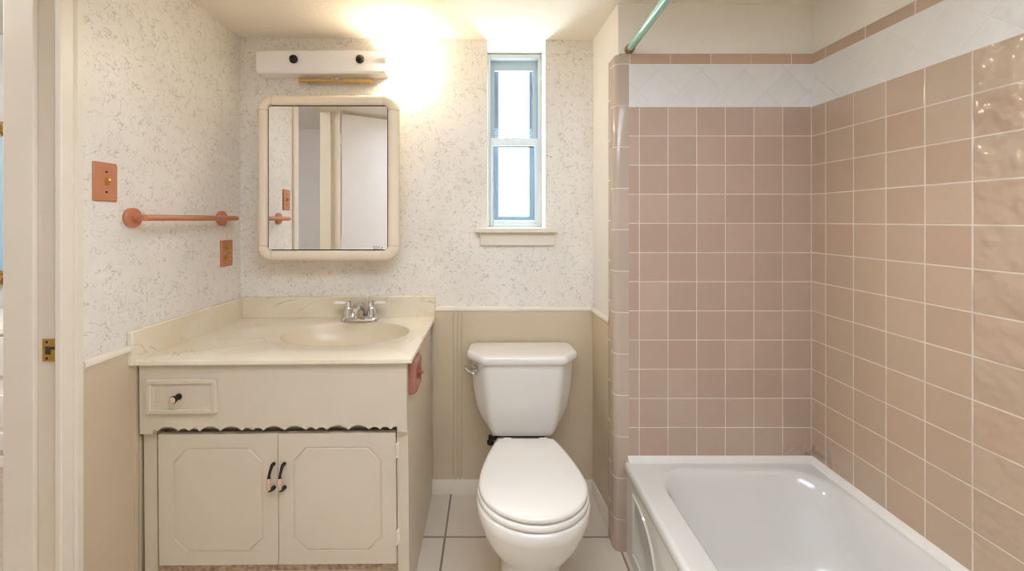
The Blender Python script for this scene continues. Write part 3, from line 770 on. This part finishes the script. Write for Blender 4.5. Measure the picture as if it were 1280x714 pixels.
# lid
lid = [O(0.170, 1.128, 1.285, 1.535, 0.108, 0.389), O(0.173, 1.120, 1.285, 1.538, 0.110, 0.392), O(0.173, 1.120, 1.285, 1.538, 0.110, 0.400), O(0.170, 1.124, 1.285, 1.536, 0.107, 0.4045), O(0.160, 1.135, 1.285, 1.530, 0.098, 0.407), O(0.09, 1.20, 1.285, 1.44, 0.05, 0.409)]
B().loft(lid).build('seat_lid', 'seat', to, smooth=70)
se = [O(0.172, 1.122, 1.285, 1.54, 0.112, 0.367), O(0.177, 1.115, 1.285, 1.545, 0.115, 0.371), O(0.177, 1.115, 1.285, 1.545, 0.115, 0.381), O(0.174, 1.119, 1.285, 1.543, 0.112, 0.3855), O(0.160, 1.135, 1.285, 1.53, 0.10, 0.387)]
B().loft(se).build('seat', 'seat', to, smooth=70)
for sx in (-1, 1):
    B().box(tcx+sx*0.07-0.018, tcx+sx*0.07+0.018, 1.528, 1.558, 0.366, 0.400).build('seat_hinge', 'seat', to, bevel=0.006, bseg=3)
bo = [O(0.105, 1.225, 1.36, 1.68, 0.105, 0.0), O(0.106, 1.222, 1.36, 1.68, 0.105, 0.015), O(0.100, 1.23, 1.36, 1.68, 0.10, 0.05), O(0.102, 1.228, 1.36, 1.68, 0.10, 0.10), O(0.112, 1.215, 1.35, 1.69, 0.100, 0.15),
      O(0.134, 1.183, 1.32, 1.70, 0.10, 0.20, 1.0), O(0.157, 1.148, 1.30, 1.72, 0.10, 0.25, 0.8), O(0.172, 1.122, 1.29, 1.74, 0.10, 0.30, 0.8), O(0.179, 1.111, 1.285, 1.74, 0.10, 0.330, 0.8), O(0.180, 1.109, 1.285, 1.735, 0.098, 0.338, 0.8), O(0.180, 1.109, 1.285, 1.585, 0.098, 0.346, 1.2), O(0.180, 1.109, 1.285, 1.575, 0.098, 0.357, 1.2), O(0.176, 1.114, 1.285, 1.570, 0.095, 0.366, 1.2)]
B().loft(bo).build('bowl', 'porc', to, smooth=70)
# tank bolt, and a black strip painted for the shaded gap under the tank
B().box(tcx-0.11, tcx+0.09, 1.66, 1.73, 0.337, 0.351).build('tank_gap_shade', 'black', to)
bx_ = W(613, 549, 1.66)
B().lathe([(0.013, 0), (0.014, 0.012), (0.009, 0.014), (0.008, 0.035)], (bx_.x, 1.66, bx_.z-0.020), 'z', 14).tube([(bx_.x, 1.66, bx_.z-0.002), (bx_.x+0.04, 1.68, bx_.z)], 0.008, 10).build('tank_bolt', 'black', to)
# lever
lp = Vector((-0.060, 1.668, 0.622)); nrm = Vector((-0.68, -0.73, 0)).normalized()
lv = B(); lv.tube([lp, lp + nrm*0.008, lp + nrm*0.012, lp + nrm*0.024], [0.017, 0.017, 0.010, 0.010], 18)
tang = Vector((nrm.y, -nrm.x, 0))
tip = lp + nrm*0.030
lv.tube([tip + Vector((0.014, -0.004, -0.010)), tip, tip + Vector((-0.012, -0.010, 0.010)), tip + Vector((-0.022, -0.014, 0.022))], [0.008, 0.0085, 0.0075, 0.006], 12)
lv.build('flush_lever', 'chrome', to)
for sx in (-1, 1):
    B().lathe([(0.013, 0), (0.013, 0.012), (0.008, 0.02), (0.001, 0.022)], (tcx+sx*0.088, 1.50, 0.006), 'z', 14).build('bolt_cap', 'porc', to)

# ------------------------------------------------------------------ bathtub
tx0, tx1, ty0, ty1, RZ = 0.5055, XR-0.001, -0.02, YT-0.001, 0.340
tu = thing('bathtub', 'white enamel bathtub against the pink tiled walls', 'bathtub', ((tx0+tx1)/2, 0.75, 0))
def tl_(x0, x1, y0, y1, r, z): return [(*p, z) for p in rrect(x0, x1, y0, y1, r, 10)]
sh = [tl_(tx0+0.006, tx1, ty0, ty1, 0.003, RZ-0.045), tl_(tx0, tx1, ty0, ty1, 0.003, RZ-0.035), tl_(tx0, tx1, ty0, ty1, 0.003, RZ-0.012), tl_(tx0+0.004, tx1, ty0, ty1, 0.003, RZ-0.003), tl_(tx0+0.012, tx1, ty0, ty1, 0.003, RZ),
      tl_(tx0+0.016, tx1-0.002, ty0+0.003, ty1-0.002, 0.004, RZ), tl_(tx0+0.078, tx1-0.028, ty0+0.055, ty1-0.036, 0.13, RZ), tl_(tx0+0.084, tx1-0.033, ty0+0.06, ty1-0.041, 0.13, RZ-0.001), tl_(tx0+0.089, tx1-0.039, ty0+0.07, ty1-0.048, 0.13, RZ-0.006), tl_(tx0+0.096, tx1-0.047, ty0+0.08, ty1-0.060, 0.13, RZ-0.020), tl_(tx0+0.102, tx1-0.054, ty0+0.09, ty1-0.075, 0.13, RZ-0.045),
      tl_(tx0+0.108, tx1-0.062, ty0+0.10, ty1-0.115, 0.13, RZ-0.13), tl_(tx0+0.118, tx1-0.074, ty0+0.11, ty1-0.165, 0.12, RZ-0.22), tl_(tx0+0.138, tx1-0.095, ty0+0.13, ty1-0.21, 0.11, RZ-0.26), tl_(tx0+0.19, tx1-0.14, ty0+0.17, ty1-0.26, 0.09, RZ-0.275)]
B().loft(sh, False, True).build('shell', 'tub', tu, smooth=60)
# apron with its curved recess
ap = B()
yA, yB_, zTop, zBot = 1.428, 1.225, 0.268, 0.05
arc_ = [(yA, zBot), (yA, zTop)]
for k in range(15):
    t = k/14; arc_.append((yA - 0.02 - (yA-0.02-yB_)*math.sin(t*PI/2)**0.9, zTop - 0.0 - (1-math.cos(t*PI/2))*(zTop-0.12)))
arc_.append((yB_-0.008, zBot))
xo = tx0 + 0.007
def shr(pl, d):
    cy_ = sum(p[0] for p in pl)/len(pl); cz_ = sum(p[1] for p in pl)/len(pl)
    out = []
    n = len(pl)
    for i in range(n):
        a = Vector(pl[i-1]); b = Vector(pl[(i+1) % n]); t = (b-a)
        nn = Vector((t.y, -t.x)).normalized(); c = Vector((cy_, cz_)) - Vector(pl[i])
        if nn.dot(c) < 0: nn = -nn
        out.append((pl[i][0] + nn.x*d, pl[i][1] + nn.y*d))
    return out
ap.box(xo, xo+0.02, ty0, ty1, 0.0, RZ-0.03)
ap.build('apron', 'tub', tu)
em = B(); em.loft([[(xo, *p) for p in arc_], [(xo-0.006, *p) for p in shr(arc_, 0.003)], [(xo-0.006, *p) for p in shr(arc_, 0.009)], [(xo-0.001, *p) for p in shr(arc_, 0.014)]], False, True)
em.build('apron_moulding', 'tub', tu, smooth=50)
ck = B(); cq = [(0, 0), (0.016, 0), (0.013, 0.010), (0.006, 0.018), (0, 0.022)]
ck.prism([(YT - d, RZ - 0.001 + h) for d, h in cq], 'x', tx0+0.012, tx1); ck.loft([[(XR - d*1.2, y, RZ - 0.001 + h) for d, h in cq] for y in (ty0, YT)])
ck.build('caulk', 'caulk', tu, smooth=50)

# ------------------------------------------------------------------ shower rod
r0 = Vector((0.528, 1.499, 1.890)); r1 = Vector((0.470, -0.05, 1.893))
sr = thing('shower_rod', 'mint green shower curtain rod above the bathtub rim', 'shower rod', r0)
B().tube([r0 + (r1-r0)*0.004, r1], 0.0135, 20).build('rod', 'mint', sr)
B().tube([(r0.x, YT+0.016, r0.z), (r0.x, YT-0.004, r0.z), (r0.x, YT-0.008, r0.z)], [0.0175, 0.017, 0.0142], 20).build('flange', 'rust', sr)

# ------------------------------------------------------------------ unseen fill light added on the ceiling to brighten the room
clx, cly = 0.15, 0.35
cl = thing('added_ceiling_fill', 'added rectangular fill light on the bathroom ceiling, out of view', 'fill light', (clx, cly, ceilz(clx)))
B().box(clx-0.62, clx+0.62, cly-0.34, cly+0.34, ceilz(clx)-0.05, ceilz(clx)+0.006).build('housing', 'panelw', cl, bevel=0.004)
B().box(clx-0.59, clx+0.59, cly-0.31, cly+0.31, ceilz(clx)-0.058, ceilz(clx)-0.048).build('diffuser', 'fillglow', cl)

# ------------------------------------------------------------------ daylight, camera, view
wd = bpy.data.worlds.new('daylight'); SC.world = wd; wd.use_nodes = True
bg = wd.node_tree.nodes['Background']; bg.inputs[0].default_value = (0.93, 0.97, 1.0, 1); bg.inputs[1].default_value = 32.0
po = bpy.data.lights.new('window_portal', 'AREA'); po.shape = 'RECTANGLE'; po.size = 0.30; po.size_y = 0.9
po.cycles.is_portal = True
pob = bpy.data.objects.new('window_portal', po); COL.objects.link(pob); pob.location = (0.12, 2.15, 1.63); pob.rotation_euler = (-PI/2, 0, 0); pob['kind'] = 'helper'

cam = bpy.data.cameras.new('camera'); cam.lens = 500/1280*36; cam.sensor_width = 36
cam.shift_x = (640-612)/1280; cam.shift_y = -(357-275)/1280; cam.clip_start = 0.02
co = bpy.data.objects.new('camera', cam); COL.objects.link(co); co.location = (0, 0, CAMH); co.rotation_euler = (PI/2, 0, 0)
SC.camera = co
vs_ = SC.view_settings
vs_.view_transform = 'Standard'; vs_.look = 'None'; vs_.exposure = -0.40; vs_.gamma = 1.0; vs_.use_curve_mapping = False
SC.cycles.use_denoising = True
SC.cycles.max_bounces = 14; SC.cycles.diffuse_bounces = 8; SC.cycles.sample_clamp_indirect = 6.0; SC.cycles.pixel_filter_type = 'BOX'; SC.cycles.filter_width = 1.0
SC.cycles.caustics_reflective = False; SC.cycles.caustics_refractive = False
